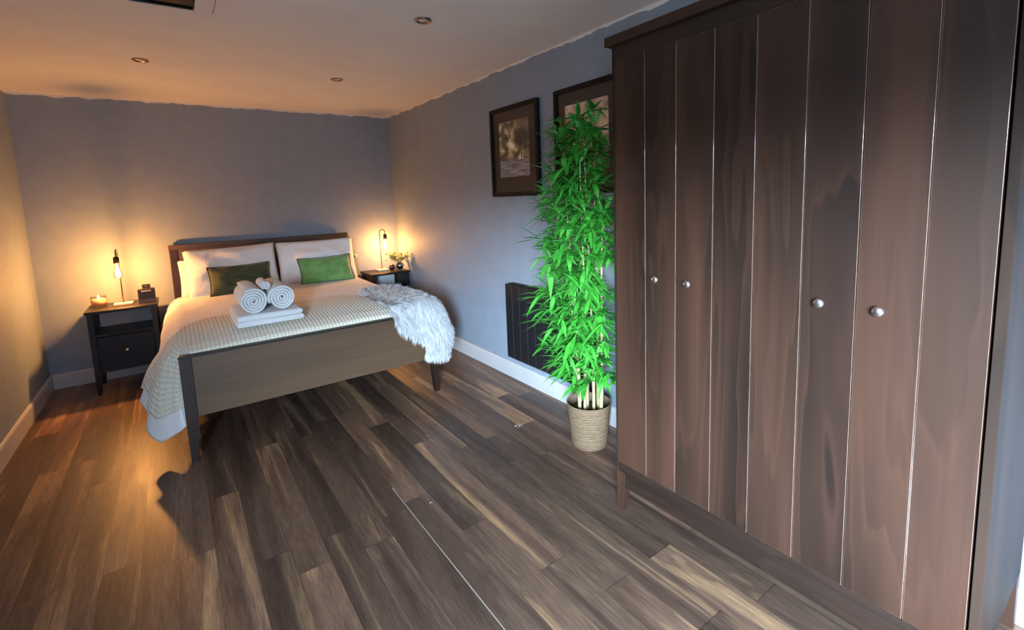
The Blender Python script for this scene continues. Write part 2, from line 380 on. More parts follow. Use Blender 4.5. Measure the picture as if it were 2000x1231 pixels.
# ------------------------------------------------------------------ the room
T = .15
struct(bx('floor', M['floor'], None, -T, W + T, YR - T, T, -.1, 0, bevel=0, origin=(0, 0, 0)))
SK = (.42, 1.2, -3.6, -2.38)     # rooflight opening
c = MB(); c.box(-T, SK[0], YR - T, T, H, H + .2); c.box(SK[1], W + T, YR - T, T, H, H + .2)
c.box(SK[0], SK[1], SK[3], T, H, H + .2); c.box(SK[0], SK[1], YR - T, SK[2], H, H + .2)
struct(c.build('ceiling', M['ceil'], None, origin=(0, 0, 0)))
struct(bx('wall_back', M['wall'], None, -T, W + T, 0, T, 0, H, bevel=0, origin=(0, 0, 0)))
struct(bx('wall_right', M['wall'], None, W, W + T, YR, 0, 0, H, bevel=0, origin=(0, 0, 0)))
struct(bx('wall_rear', M['wall'], None, -T, W + T, YR - T, YR, 0, H, bevel=0, origin=(0, 0, 0)))
c = MB(); c.box(-T, 0, WIN[1], 0, 0, H); c.box(-T, 0, YR, WIN[0], 0, H); c.box(-T, 0, WIN[0], WIN[1], 0, WIN[2]); c.box(-T, 0, WIN[0], WIN[1], WIN[3], H)
struct(c.build('wall_left', M['wall'], None, origin=(0, 0, 0)))
# glazed door frame, behind the camera
wf = MB(); y0, y1, z0, z1 = WIN
for a in ((y0, y0 + .06, z0, z1), (y1 - .06, y1, z0, z1), (y0 + .06, y1 - .06, z0, z0 + .06), (y0 + .06, y1 - .06, z1 - .06, z1)):
    wf.box(-.12, -.07, *a)
fr = struct(wf.build('window_1', M['skirt'], None, bevel=.004))
gp = MB().box(-.098, -.092, y0 + .06, y1 - .06, z0 + .06, z1 - .06).build('pane', M['winglass'], fr)
# skirting
HB = .122
def skirt(name, p0, p1, nrm):
    (xa, ya), (xb, yb) = p0, p1; nx, ny = nrm
    prof = [(0, 0), (.016, 0), (.016, HB - .012), (.010, HB - .003), (.004, HB), (0, HB)]
    m = MB(); rows = [[(x + nx * d, y + ny * d, z) for d, z in prof] for x, y in ((xa, ya), (xb, yb))]
    m.grid(rows, closed=True); m.add(rows[0], [tuple(range(6))]); m.add(rows[1], [tuple(range(6))])
    return struct(m.build(name, M['skirt'], None))
skirt('baseboard_left', (0, WIN[1] + .02), (0, -.0), (1, 0))
skirt('baseboard_back', (.016, 0), (W - .016, 0), (0, -1))
skirt('baseboard_right', (W, YR), (W, 0), (-1, 0))

# rooflight: plaster trim, recess and closed blind
x0, x1, y0, y1 = SK
sky = MB()
sky.box(x0, x1, y1 - .075, y1, H - .006, H + .02); sky.box(x0, x1, y0, y0 + .075, H - .006, H + .02)
sky.box(x0, x0 + .075, y0 + .075, y1 - .075, H - .006, H + .02); sky.box(x1 - .075, x1, y0 + .075, y1 - .075, H - .006, H + .02)
sky.box(x0, x1, y0, y1, H + .055, H + .075); sky.box(x0 + .055, x1 - .055, y1 - .075, y1 - .055, H + .02, H + .055); sky.box(x0 + .055, x1 - .055, y0 + .055, y0 + .075, H + .02, H + .055)  # first box is an unseen cap, added to seal out sky light
sky.box(x0 + .055, x0 + .075, y0 + .075, y1 - .075, H + .02, H + .055); sky.box(x1 - .075, x1 - .055, y0 + .075, y1 - .075, H + .02, H + .055)
sky.box(x0 - .02, x1 + .02, y0 - .02, y1 + .02, H + .2, H + .22)  # unseen outer cap, added over the opening to stop sky light leaking in
sw = struct(sky.build('window_2', M['ceil'], None, bevel=.002))
bl = MB(); rows = []
for i in range(13):
    y = y0 + .076 + (y1 - y0 - .152) * i / 12
    rows.append([(x0 + .076 + (x1 - x0 - .152) * j / 12, y, H + .004 + .006 * sin(j / 12 * pi) * sin(i / 12 * pi)) for j in range(13)])
bl.grid(rows); bl.build('blind', M['blind'], sw, smooth=True, solid=.002)
MB().tube([(x0 + .08, y1 - .086, H - .001), (x1 - .08, y1 - .086, H - .001)], .006).build('blind_bar', M['black'], sw, smooth=True)

# recessed downlights
def downlight(x, y, label):
    t = thing('recessed_downlight', label, 'ceiling light', (x, y, H), 'recessed downlights in the ceiling')
    MB().lathe([(.026, -.002), (.030, -.007), (.040, -.008), (.045, -.004), (.045, 0), (.026, 0)], (x, y, H), 32).build('bezel', M['satin'], t, smooth=True)
    MB().lathe([(0, -.0045), (.012, -.0045), (.020, -.003), (.0255, -.0015), (.0255, 0)], (x, y, H), 24).build('lamp_face', M['white'], t, smooth=True)
downlight(2.121, -2.864, 'nickel recessed downlight nearest the wardrobe, largest of the three in the photo')
downlight(.879, -1.392, 'nickel recessed downlight over the left side of the bed, below the rooflight corner')
downlight(2.074, -1.433, 'nickel recessed downlight over the right side of the bed, farthest from the rooflight')

# ------------------------------------------------------------------ bed
BX0, BX1, BF, BH = .888, 2.455, -2.123, -.035
bed = thing('double_bed', 'dark brown wooden double bed with tall headboard and panelled footboard', 'bed', ((BX0 + BX1) / 2, -1.08, 0))
hb = bx('headboard', M['woodx'], bed, BX0 + .055, BX1 - .055, BH - .032, BH - .008, .28, 1.075, bevel=.003)
bx('top_rail', M['woodx'], bed, BX0 - .003, BX1 + .003, BH - .044, BH, 1.07, 1.113, bevel=.003)
for x in (BX0, BX1 - .06): bx('headboard_post', M['woodz'], bed, x, x + .06, BH - .04, BH, 0, 1.07, bevel=.003)
bx('footboard', M['woodx'], bed, BX0 + .058, BX1 - .058, BF + .006, BF + .034, .258, .606, bevel=.002)
bx('footboard_cap', M['blackw'], bed, BX0 - .002, BX1 + .002, BF - .002, BF + .042, .606, .618, bevel=.002)
for x, sx in ((BX0, 1), (BX1 - .06, -1)):
    m = MB(); m.box(x, x + .06, BF, BF + .04, .26, .606)
    if sx > 0: m.taper(x, x + .06, BF, BF + .04, 0, .26, x + .004, x + .040, BF + .004, BF + .036)
    else: m.taper(x, x + .06, BF, BF + .04, 0, .26, x + .020, x + .056, BF + .004, BF + .036)
    m.build('leg', M['woodz'], bed, bevel=.002)
for x in (BX0 + .01, BX1 - .035): bx('side_rail', M['woody'], bed, x, x + .025, BF + .04, BH - .04, .26, .42, bevel=.003)
bx('slatted_base', M['woodx'], bed, BX0 + .04, BX1 - .04, BF + .045, BH - .05, .30, .34, bevel=.003)
MB().box(BX0 + .045, BX1 - .045, BF + .06, BH - .05, .342, .60).build('mattress', M['duvet'], bed, bevel=.04, seg=4)

# duvet: cross sections from the left hem over the top to the right hem
HEM = [(-2.08, .925, .24), (-2.035, .86, .165), (-1.95, .765, .098), (-1.86, .70, .20), (-1.76, .662, .305), (-1.62, .70, .34), (-1.45, .755, .36), (-1.2, .80, .36), (-.1, .835, .38)]
def topz(x, y):
    z = .668 + .012 * sin(pi * (x - .9) / 1.55) + .004 * noise.noise(Vector((x * 4, y * 4, 1)))
    z += .010 * noise.noise(Vector((x * 1.7, y * 1.9, 5)))
    z -= .036 * (1 - sstep(-2.12, -1.72, y)) + .022 * (1 - sstep(-2.11, -2.0, y))
    z -= .02 * sstep(-.35, -.1, y)
    return z
def duvet_pt(u, v, off=0.0, drop=1.0):
    # u in [-1,2]: -1..0 left side, 0..1 top, 1..2 right side ; v = y
    y = v; hx, hz = lerp_tab(HEM, y)
    ripple = .010 * sin(y * 17) + .006 * sin(y * 41 + 1)
    if 0 <= u <= 1:
        x = .945 + (2.405 - .945) * u; return Vector((x, y, topz(x, y) + off))
    if u < 0:
        s = min(-u, 1) * drop; zt = topz(.945, y)
        tk = 1 - sstep(-2.08, -1.92, y); p0 = Vector((.945, y, zt)); p1 = Vector((.862 + .06 * tk, y, zt + .004)); p2 = Vector((.815 + ripple * .3 + .09 * tk, y, zt - .10)); p3 = Vector((hx + ripple * s, y, hz))
        if s < .35:
            f = s / .35; q = p0 * (1 - f) ** 2 + p1 * 2 * f * (1 - f) + p2 * f * f
            n = Vector((-f, 0, 1 - f)).normalized()
        else:
            f = (s - .35) / .65; q = p2.lerp(p3, f); q.x += ripple * f - .020 * sin(pi * f) * (1 if y > -1.6 else .6); n = Vector((-1, 0, .25)).normalized()
        return q + n * off
    s = min(u - 1, 1) * drop; zt = topz(2.405, y)
    p0 = Vector((2.405, y, zt)); p1 = Vector((2.475, y, zt + .002)); p2 = Vector((2.492 + ripple * .4, y, zt - .10)); p3 = Vector((2.485 + ripple, y, .36))
    if s < .35:
        f = s / .35; q = p0 * (1 - f) ** 2 + p1 * 2 * f * (1 - f) + p2 * f * f; n = Vector((f, 0, 1 - f)).normalized()
    else:
        f = (s - .35) / .65; q = p2.lerp(p3, f); n = Vector((1, 0, .1))
    return q + n * off
NU, NV = 130, 110
us = [-1 + 3 * i / NU for i in range(NU + 1)]
rows = []
for j in range(NV + 1):
    y = -2.060 + (-.13 + 2.060) * j / NV
    row = []
    for u in us:
        p = duvet_pt(u, y)
        if y < -1.9 and p.x > .93 and p.x < 2.42: pass
        row.append(tuple(p))
    rows.append(row)
rows.insert(0, [(p[0], p[1] + .004, p[2] - .05) if p[0] > .93 and p[0] < 2.43 else (p[0], p[1] + .003, p[2]) for p in rows[0]])
# the head end rolls down behind the pillows
rows.append([(p[0], p[1] + .02, p[2] - .03) for p in rows[-1]])
duvet = MB().grid(rows).build('duvet', M['duvet'], None, smooth=True, solid=.012)
tag(duvet, 'white duvet spread over the bed, its corner hanging beside the left bed leg', 'duvet')

# knitted throw across the foot of the bed
def thr_y(u):      # head-side edge of the throw across the bed
    tab = [(-1.0, -1.69), (-.5, -1.72), (-.15, -1.74), (0, -1.58), (.06, -1.45), (.18, -1.40), (.5, -1.32), (.65, -1.35), (.8, -1.47), (1.0, -1.62), (1.3, -1.7)]
    return lerp_tab(tab, u)[0]
rows = []; uvs = []
un = [-.80 + (1.28 + .80) * i / 150 for i in range(151)]
NVt = 46
for j in range(NVt + 1):
    f = j / NVt; row = []; uv = []
    for u in un:
        ya = -2.078; yb = thr_y(u); y = ya + (yb - ya) * f
        # rounded hanging corner: hem is shortest at its two ends
        drop = 1.0
        if u < 0:
            g = (y + 1.95) / .2 if y < -1.95 else (y + 1.95) / .26
            drop = 1 - .06 * min(1, abs(g)) ** 1.5
        hoff = .006 + .0015 * sin(j * 1.3)
        if f > .985: hoff = .004
        p = duvet_pt(u, y, hoff, drop)
        row.append(tuple(p)); uv.append((u * 1.46 if 0 <= u <= 1 else (u * .45 if u < 0 else 1.46 + (u - 1) * .4), y))
    if j == 0:
        rows.append([(p[0], p[1] - .002, p[2] - .045) if .94 < p[0] < 2.42 else (p[0], p[1] - .001, p[2]) for p in row]); uvs.append([(a, b - .04) for a, b in uv])
    rows.append(row); uvs.append(uv)
throw = MB().grid(rows, uv=uvs).build('knitted_throw', M['knit'], None, smooth=True, solid=-.005, fixn=False)
tag(throw, 'cream ribbed knit throw across the foot of the bed, over the duvet', 'blanket')

# pillows
def pillow_mb(w, h, d, px=2.6, ears=.04, nseg=26, wob=0, seed=0):
    m = MB(); A = []; B = []
    for i in range(nseg + 1):
        ra = []; rb = []
        for j in range(nseg + 1):
            a = -1 + 2 * i / nseg; b = -1 + 2 * j / nseg
            t = ((1 - abs(a) ** px) * (1 - abs(b) ** px)); t = max(0, t) ** .55
            sx = 1 - ears * (1 - a * a) * 0 - ears * (1 - abs(b) ** 2) * 1.0 * abs(a) ** 2
            sz = 1 - ears * (1 - abs(a) ** 2) * abs(b) ** 2 * 1.4
            x = a * w / 2 * sx; z = b * h / 2 * sz
            w_ = wob * noise.noise(Vector((a * 2.2 + seed, b * 2.2, seed))) * t
            ra.append((x, -d / 2 * t - w_, z)); rb.append((x, d / 2 * t - w_ * .3, z))
        A.append(ra); B.append(rb)
    m.grid(A); m.grid(B); return m
def place(mb, loc, tilt=0, yaw=0, roll=0):
    R = Matrix.Translation(loc) @ Matrix.Rotation(yaw, 4, 'Z') @ Matrix.Rotation(tilt, 4, 'X') @ Matrix.Rotation(roll, 4, 'Y')
    mb.v = [tuple(R @ Vector(v)) for v in mb.v]; return mb
def pillow(x, y, z, w, h, d, tilt, yaw, roll, label, seed):
    o = place(pillow_mb(w, h, d, wob=.05, seed=seed, ears=.035), (x, y, z), tilt, yaw, roll).build('pillow', M['pillow'], None, smooth=True)
    tag(o, label, 'pillow', 'white pillows against the headboard'); return o
pillow(1.268, -.125, .805, .665, .345, .07, -.16, 0, -.0, 'white pillow mostly hidden behind the left front pillow, its corner lit orange', 3)
pillow(1.350, -.285, .865, .735, .44, .15, -.30, 0, -.02, 'white pillow standing behind the left, darker green cushion', 1)
pillow(2.085, -.285, .865, .735, .44, .15, -.30, .0, .0, 'white pillow standing behind the right, brighter green cushion', 2)
def cushion(x, y, z, w, h, tilt, yaw, roll, label, mat, seed):
    t = thing('velvet_cushion', label, 'cushion', (x, y, z - h / 2), 'green velvet cushions on the bed')
    place(pillow_mb(w, h, .13, wob=.03, seed=seed, ears=.06), (x, y, z), tilt, yaw, roll).build('cover', mat, t, smooth=True)
    pts = []; n = 26; e = .06
    def bd(a, b): return (a * w / 2 * (1 - e * (1 - b * b) * a * a), 0, b * h / 2 * (1 - e * (1 - a * a) * b * b * 1.4))
    for k in range(n): pts.append(bd(-1 + 2 * k / n, -1))
    for k in range(n): pts.append(bd(1, -1 + 2 * k / n))
    for k in range(n): pts.append(bd(1 - 2 * k / n, 1))
    for k in range(n + 1): pts.append(bd(-1, 1 - 2 * k / n))
    place(MB().tube(pts, .0055, 6), (x, y, z), tilt, yaw, roll).build('piping', M['piping'], t, smooth=True)
cushion(1.385, -.435, .795, .49, .265, -.42, 0, -.01, 'green velvet cushion, coloured as in shade, leaning on the left pillow, behind the towels', M['velvet_shaded'], 11)
cushion(2.125, -.425, .79, .50, .27, -.42, 0, -.01, 'bright green velvet cushion leaning on the right pillow', M['velvet'], 12)

# ------------------------------------------------------------------ towels
def folded_towel(x0, x1, y0, y1, z0, z1, label):
    m = MB(); n = 10; hh = (z1 - z0) / 2; zc = (z0 + z1) / 2; rows = []
    # outline in x,z : fold rounded on the right side, layers on the left
    out = [(x0, z0), (x0 - .002, zc)] + [(x0, z1)]
    out = [(x0 + .004, z0 + .001), (x0, z0 + hh * .5), (x0 + .004, zc - .002), (x0 + .004, zc + .002), (x0, zc + hh * .5), (x0 + .006, z1)]
    for k in range(6): out.append((x0 + .02 + (x1 - x0 - .06) * k / 5, z1 + .002 * sin(k)))
    for k in range(n + 1):
        a = pi / 2 - pi * k / n; out.append((x1 - .02 + .02 * cos(a), zc + hh * sin(a)))
    for k in range(6): out.append((x1 - .04 - (x1 - x0 - .06) * k / 5, z0))
    ys = [y0, y0 + .006] + [y0 + .02 + (y1 - y0 - .04) * k / 10 for k in range(11)] + [y1 - .006, y1]
    cx = (x0 + x1) / 2
    for i, y in enumerate(ys):
        sh = .975 if i in (0, len(ys) - 1) else 1
        rows.append([(cx + (x - cx) * sh, y, zc + (z - zc) * (.9 if sh < 1 else 1)) for x, z in out])
    m.grid(rows, closed=True); m.add(rows[0], [tuple(range(len(out)))]); m.add(rows[-1], [tuple(range(len(out)))])
    return tag(m.build('folded_towel', M['towel'], None, smooth=True), label, 'towel', 'folded white towels under the rolled ones')
folded_towel(1.195, 1.585, -1.965, -1.48, .688, .722, 'folded white bath towel at the bottom of the towel pile, on the throw')
folded_towel(1.20, 1.580, -1.96, -1.485, .723, .757, 'folded white bath towel second in the pile, under the rolled towels')
def rolled(cx, cz, r, y0, y1, label, turns=4.2, ph=0):
    m = MB(); th = r / (turns + .55); n = int(turns * 26); outer = []; inner = []
    for k in range(n + 1):
        a = ph + 2 * pi * turns * k / n; rr = .35 * th + th * turns * k / n
        outer.append((rr + th * .46, a)); inner.append((rr - th * .40, a))
    loop = outer + inner[::-1]; rows = []
    ys = [y0 + .004, y0, y0 + .0] ; ylist = [(y0 + .006, 1), (y0 + .02, 1)] + [(y0 + (y1 - y0) * k / 8, 1) for k in range(1, 8)] + [(y1 - .004, 1)]
    def ring(y, s): 
        out = []
        for i, (rr, a) in enumerate(loop):
            wob = 1 + .02 * sin(a * 3 + y * 20)
            q = rr * wob; out.append((cx + q * cos(a), y + s * (.0), cz + q * sin(a)))
        return out
    rows = [ring(y, 0) for y, _ in ylist]
    mid = [((outer[k][0] + inner[k][0]) / 2, outer[k][1]) for k in range(n + 1)]
    ml = mid + mid[::-1]
    fr = [(cx + q * cos(a), y0, cz + q * sin(a)) for q, a in ml]; bk = [(cx + q * cos(a), y1 + .002, cz + q * sin(a)) for q, a in ml]
    rows = [fr] + rows + [bk]
    m.grid(rows, closed=True)
    return tag(m.build('rolled_towel', M['towel'], None, smooth=True), label, 'towel', 'rolled white towels on the pile')
rolled(1.303, .836, .081, -1.93, -1.50, 'large rolled white towel on the left of the pile', ph=.9)
rolled(1.468, .836, .081, -1.93, -1.50, 'large rolled white towel on the right of the pile', ph=2.2)
rolled(1.3855, .922, .0285, -1.91, -1.66, 'small rolled white washcloth resting between the two big rolls', turns=2.6, ph=.2)

# ------------------------------------------------------------------ white fur throw
def cr(p0, p1, p2, p3, t):
    return .5 * ((2 * p1) + (-p0 + p2) * t + (2 * p0 - 5 * p1 + 4 * p2 - p3) * t * t + (-p0 + 3 * p1 - 3 * p2 + p3) * t ** 3)
def crs(pts, t):
    n = len(pts) - 1; f = t * n; i = min(int(f), n - 1); f -= i
    g = lambda k: pts[max(0, min(n, k))]
    a0 = g(i - 1) if i > 0 else pts[0] * 2 - pts[1]; a3 = g(i + 2) if i + 2 <= n else pts[n] * 2 - pts[n - 1]
    return cr(a0, g(i), g(i + 1), a3, f)
FR = [
 [(2.14, -1.46, .690), (2.20, -1.36, .694), (2.30, -1.31, .694), (2.38, -1.33, .690), (2.43, -1.42, .686)],
 [(2.09, -1.66, .694), (2.20, -1.56, .700), (2.32, -1.50, .700), (2.43, -1.50, .690), (2.505, -1.55, .62)],
 [(2.10, -1.88, .694), (2.22, -1.80, .702), (2.34, -1.76, .702), (2.45, -1.74, .690), (2.53, -1.74, .58)],
 [(2.12, -2.06, .690), (2.24, -2.02, .702), (2.36, -1.98, .702), (2.48, -1.94, .680), (2.55, -1.90, .55)],
 [(2.13, -2.145, .645), (2.26, -2.135, .68), (2.38, -2.11, .70), (2.50, -2.07, .655), (2.575, -1.99, .53)],
 [(2.155, -2.16, .565), (2.27, -2.175, .60), (2.39, -2.18, .60), (2.505, -2.15, .56), (2.59, -2.05, .48)],
 [(2.245, -2.155, .485), (2.34, -2.185, .49), (2.43, -2.195, .49), (2.52, -2.17, .46), (2.59, -2.08, .42)],
 [(2.345, -2.155, .395), (2.40, -2.18, .39), (2.46, -2.19, .385), (2.52, -2.165, .37), (2.57, -2.09, .36)],
 [(2.375, -2.15, .31), (2.415, -2.165, .30), (2.46, -2.17, .295), (2.505, -2.155, .295), (2.54, -2.10, .31)]]
FR = [[Vector(p) for p in r] for r in FR]
def fur_pt(s, t): return crs([crs(r, t) for r in FR], s)
rugt = thing('fur_throw', 'white long-haired faux fur throw draped over the right foot corner of the bed', 'throw', (2.4, -1.9, .24))
ns, nt_ = 60, 30
rows = [[tuple(fur_pt(i / ns, j / nt_)) for j in range(nt_ + 1)] for i in range(ns + 1)]
MB().grid(rows).build('hide', M['fur'], rugt, smooth=True, solid=-.008)
hair = MB(); rnd = random.Random(3)
NH = 13000
for k in range(NH):
    s = rnd.random(); t = rnd.random()
    q = rnd.random()
    if q < .10: t = rnd.random() ** 3 * .10
    elif q < .18: t = 1 - rnd.random() ** 3 * .10
    elif q < .26: s = 1 - rnd.random() ** 2 * .06
    elif q < .31: s = rnd.random() ** 2 * .05
    p = fur_pt(s, t); e = .01
    ds = (fur_pt(min(1, s + e), t) - fur_pt(max(0, s - e), t)).normalized()
    dt = (fur_pt(s, min(1, t + e)) - fur_pt(s, max(0, t - e))).normalized()
    n = dt.cross(ds); 
    if n.length < 1e-5: continue
    n.normalize()
    if n.dot(Vector((.2, -.5, 1))) < 0: n = -n
    cl = noise.noise_vector(p * 22) * 1.3
    side = -1 if t < .5 else 1
    edge = max(0, 1 - min(t, 1 - t) / .16)
    d = (ds * (.75 if s > .12 else -.5) + n * (.42 + .25 * rnd.random()) + dt * (side * edge * .75 + cl.x * .5) + Vector((cl.y, cl.z, cl.x)) * .35 + Vector((rnd.uniform(-1, 1), rnd.uniform(-1, 1), rnd.uniform(-1, 1))) * .16).normalized()
    ln = rnd.uniform(.042, .080) * (1 - .25 * (s < .1))
    w = rnd.uniform(.0013, .0026)
    g = Vector((0, 0, -1)); pts = [p]
    for i in range(1, 4):
        stp = (d + g * .30 * i * (1 - .4 * abs(n.z) * (s < .42))).normalized() * ln / 3
        nxp = pts[-1] + stp
        if s < .42 and nxp.x < 2.47: nxp.z = max(nxp.z, .706 + .006 * rnd.random())
        if s < .42 and nxp.x < 2.47 and nxp.y < -2.06: nxp.z = max(nxp.z, .64)
        if nxp.y > -2.14 and nxp.y < -2.08 and nxp.z < .64 and nxp.x < 2.46: nxp.y = -2.14
        pts.append(nxp)
    sd = d.cross(Vector((rnd.uniform(-1, 1), rnd.uniform(-1, 1), rnd.uniform(-1, 1)))).normalized() * w
    hair.add([pts[0] - sd, pts[0] + sd, pts[1] - sd, pts[1] + sd, pts[2] - sd * .7, pts[2] + sd * .7, pts[3]], [(0, 1, 3, 2), (2, 3, 5, 4), (4, 5, 6)])
hr = hair.build('pile', M['fur'], rugt, smooth=True, fixn=False)
hr['kind'] = 'stuff'

# ------------------------------------------------------------------ bedside tables
def nightstand(x0, x1, y0, y1, label):
    t = thing('bedside_table', label, 'bedside table', ((x0 + x1) / 2, (y0 + y1) / 2, 0), 'dark bedside tables either side of the bed')
    ht = .67; l = .038; a, b, c_, d = x0 + .012, x1 - .012, y0 + .012, y1 - .005
    bx('table_top', M['blackw'], t, x0, x1, y0, y1, ht - .022, ht, bevel=.004)
    for xx in (a, b - l):
        for yy in (c_, d - l):
            m = MB(); m.box(xx, xx + l, yy, yy + l, .16, ht - .022)
            ix = 0 if xx == a else .012
            m.taper(xx, xx + l, yy, yy + l, 0, .16, xx + ix, xx + l - .012 + ix, yy + .006, yy + l - .006)
            m.build('leg', M['blackw'], t, bevel=.002)
    for xx in (a + .008, b - .024): bx('side_panel', M['blackw'], t, xx, xx + .016, c_ + l, d - l, .175, ht - .022, bevel=.001)
    bx('shelf', M['blackw'], t, a + .024, b - .024, c_ + .004, d - .012, .465, .481, bevel=.001)
    bx('back_panel', M['paleback'], t, a + .024, b - .024, d - .011, d - .005, .481, ht - .022, bevel=0)
    bx('carcass', M['blackw'], t, a + .024, b - .024, c_ + .03, d - .012, .175, .463, bevel=.001)
    dr = bx('drawer', M['blackw'], t, a + l + .002, b - l - .002, c_ + .004, c_ + .028, .200, .455, bevel=.002)
    xc = (a + b) / 2
    MB().lathe([(.005, 0), (.005, -.012), (.0125, -.018), (.0135, -.022), (.010, -.027), (0, -.028)], (xc, c_ + .004, .335), 20, 'Y').build('knob', M['nickel'], dr, smooth=True)
    bx('bottom_rail', M['blackw'], t, a + l, b - l, c_ + .01, c_ + .028, .175, .197, bevel=.001)
    return t
nightstand(.315, .775, -.462, -.085, 'dark bedside table left of the bed, holding the candle and the black box')
nightstand(2.575, 3.010, -.388, -.022, 'dark bedside table right of the bed, holding the vase of leaves')

TZ = .6702
def lamp(px, py, ang, label, basew, power):
    """cane-shaped table lamp: pole at (px,py), hook leaning towards ang, bulb hanging from the hook"""
    t = thing('table_lamp', label, 'lamp', (px, py, TZ), 'lamps with bare filament bulbs')
    dx, dy = cos(ang), sin(ang); r = .029; top = TZ + .455
    bw, bd = basew
    m = MB().box(px - bw / 2, px + bw / 2, py - bd / 2, py + bd / 2, TZ, TZ + .018); m.build('base', M['marble'], t, bevel=.003)
    pts = [(px, py, TZ + .018), (px, py, TZ + .2), (px, py, top - r)]
    for k in range(1, 11):
        a = pi - pi * k / 10; pts.append((px + dx * (r + r * cos(a)), py + dy * (r + r * cos(a)), top - r + r * sin(a)))
    hx, hy = px + dx * 2 * r, py + dy * 2 * r; pts.append((hx, hy, top - .062))
    MB().tube(pts, .0042, 10).build('pole', M['bronze'], t, smooth=True)
    zt = top - .055
    MB().lathe([(.006, .004), (.012, 0), (.0185, -.004), (.0195, -.030), (.0195, -.050), (.017, -.052), (0, -.052)], (hx, hy, zt), 24).build('socket', M['bronze'], t, smooth=True)
    zb = zt - .050
    b = MB().lathe([(.012, 0), (.0125, -.012), (.017, -.030), (.025, -.058), (.030, -.085), (.0305, -.098), (.027, -.114), (.018, -.127), (.008, -.132), (0, -.133)], (hx, hy, zb), 28).build('bulb', M['glass'], t, smooth=True)
    f = MB(); f.tube([(hx, hy, zb), (hx, hy, zb - .035)], .004, 8)
    for k in range(10):
        a = 2 * pi * k / 10; rr = .017
        f.tube([(hx + .006 * cos(a), hy + .006 * sin(a), zb - .030), (hx + rr * cos(a + .2), hy + rr * sin(a + .2), zb - .100)], .0018, 5)
    f.build('filament', M['filament'], b, smooth=True)
    ld = bpy.data.lights.new('bulb_light', 'POINT'); ld.energy = power; ld.color = (1.0, .425, .115); ld.shadow_soft_size = .018
    lo = bpy.data.objects.new('bulb_light', ld); COL.objects.link(lo); lo.parent = t; lo.location = Vector((hx, hy, zb - .075)) - Vector((px, py, TZ))
    return hx, hy
lamp(.548, -.285, -pi / 2 - .1, 'lamp with glowing filament bulb on the left table, between candle and black box', (.125, .08), 88)
lamp(2.775, -.17, -.15, 'lamp with hooked bronze pole and glowing bulb beside the vase on the right table', (.12, .10), 39)

# candle
t = thing('candle', 'lit candle in a short clear glass jar, on the left bedside table', 'candle', (.392, -.245, TZ))
MB().lathe([(0, .0005), (.046, .0005), (.050, .004), (.052, .04), (.052, .088), (.0495, .088), (.0495, .012), (0, .010)], (.392, -.245, TZ), 32).build('jar', M['jar'], t, smooth=True)
wx = MB().lathe([(0, .011), (.048, .011), (.048, .064), (.044, .066), (0, .064)], (.392, -.245, TZ), 28).build('wax', M['wax'], t, smooth=True)
MB().tube([(.392, -.245, TZ + .064), (.392, -.245, TZ + .074)], .0012, 6).build('wick', M['black'], t)
MB().lathe([(0, .068), (.006, .074), (.0075, .081), (.004, .092), (0, .100)], (.392, -.245, TZ), 16).build('flame', M['flame'], t, smooth=True)
ld = bpy.data.lights.new('flame_light', 'POINT'); ld.energy = 4; ld.color = (1, .5, .2); ld.shadow_soft_size = .006
lo = bpy.data.objects.new('flame_light', ld); COL.objects.link(lo); lo.parent = t; lo.location = (0, 0, .084)

# dark box with a tab
t = thing('gift_box', 'small dark brown box with a raised top tab on the left bedside table', 'box', (.705, -.30, TZ))
bx('box_body', M['darkbox'], t, .648, .762, -.335, -.275, TZ, TZ + .115, bevel=.002)
bx('top_tab', M['darkbox'], t, .680, .735, -.318, -.300, TZ + .115, TZ + .152, bevel=.002)
bx('label_strip', M['cream'], t, .672, .736, -.3365, -.335, TZ + .094, TZ + .103, bevel=0)
MB().lathe([(0, -.0015), (.004, -.0015), (.004, 0)], (.708, -.318, TZ + .136), 12, 'Y').build('tab_stud', M['nickel'], t, smooth=True)
bx('lower_band', simple('brown_card_band', (.10, .055, .035), .4, .15, 30), t, .650, .760, -.3362, -.335, TZ + .002, TZ + .030, bevel=0)

# dark bauble and vase on the right table
t = thing('trinket', 'small dark plum glass ball between the lamp and the vase', 'ornament', (2.866, -.235, TZ))
MB().lathe([(0, .003)] + [(.034 * sin(pi * k / 12), .036 - .034 * cos(pi * k / 12)) for k in range(1, 12)] + [(0, .070)], (2.866, -.235, TZ), 24).build('ball', M['plum'], t, smooth=True)
MB().lathe([(.018, 0), (.020, .002), (.014, .006), (0, .006)], (2.866, -.235, TZ), 16).build('foot', M['bronze'], t, smooth=True)
vx, vy = 2.938, -.285
t = thing('bud_vase', 'round silvered glass vase holding green and gold leaf sprigs', 'vase', (vx, vy, TZ))
MB().lathe([(.020, 0), (.030, .002), (.020, .006), (.016, .010), (.030, .020), (.041, .036), (.044, .052), (.040, .068), (.028, .082), (.023, .088), (.027, .094), (.025, .094), (.020, .087), (.0, .080)], (vx, vy, TZ), 32).build('vase_body', M['smoke'], t, smooth=True)
bq = thing('leaf_sprigs', 'bunch of small gold and green leaf sprigs in the silver vase', 'plant', (vx, vy, TZ + .08))
gold = simple('gold_green_leaf', (.55, .46, .16), .5, .5, 25); grn = simple('sage_leaf', (.20, .28, .10), .5, .4, 25)
rnd = random.Random(5); st = MB(); lv = MB()
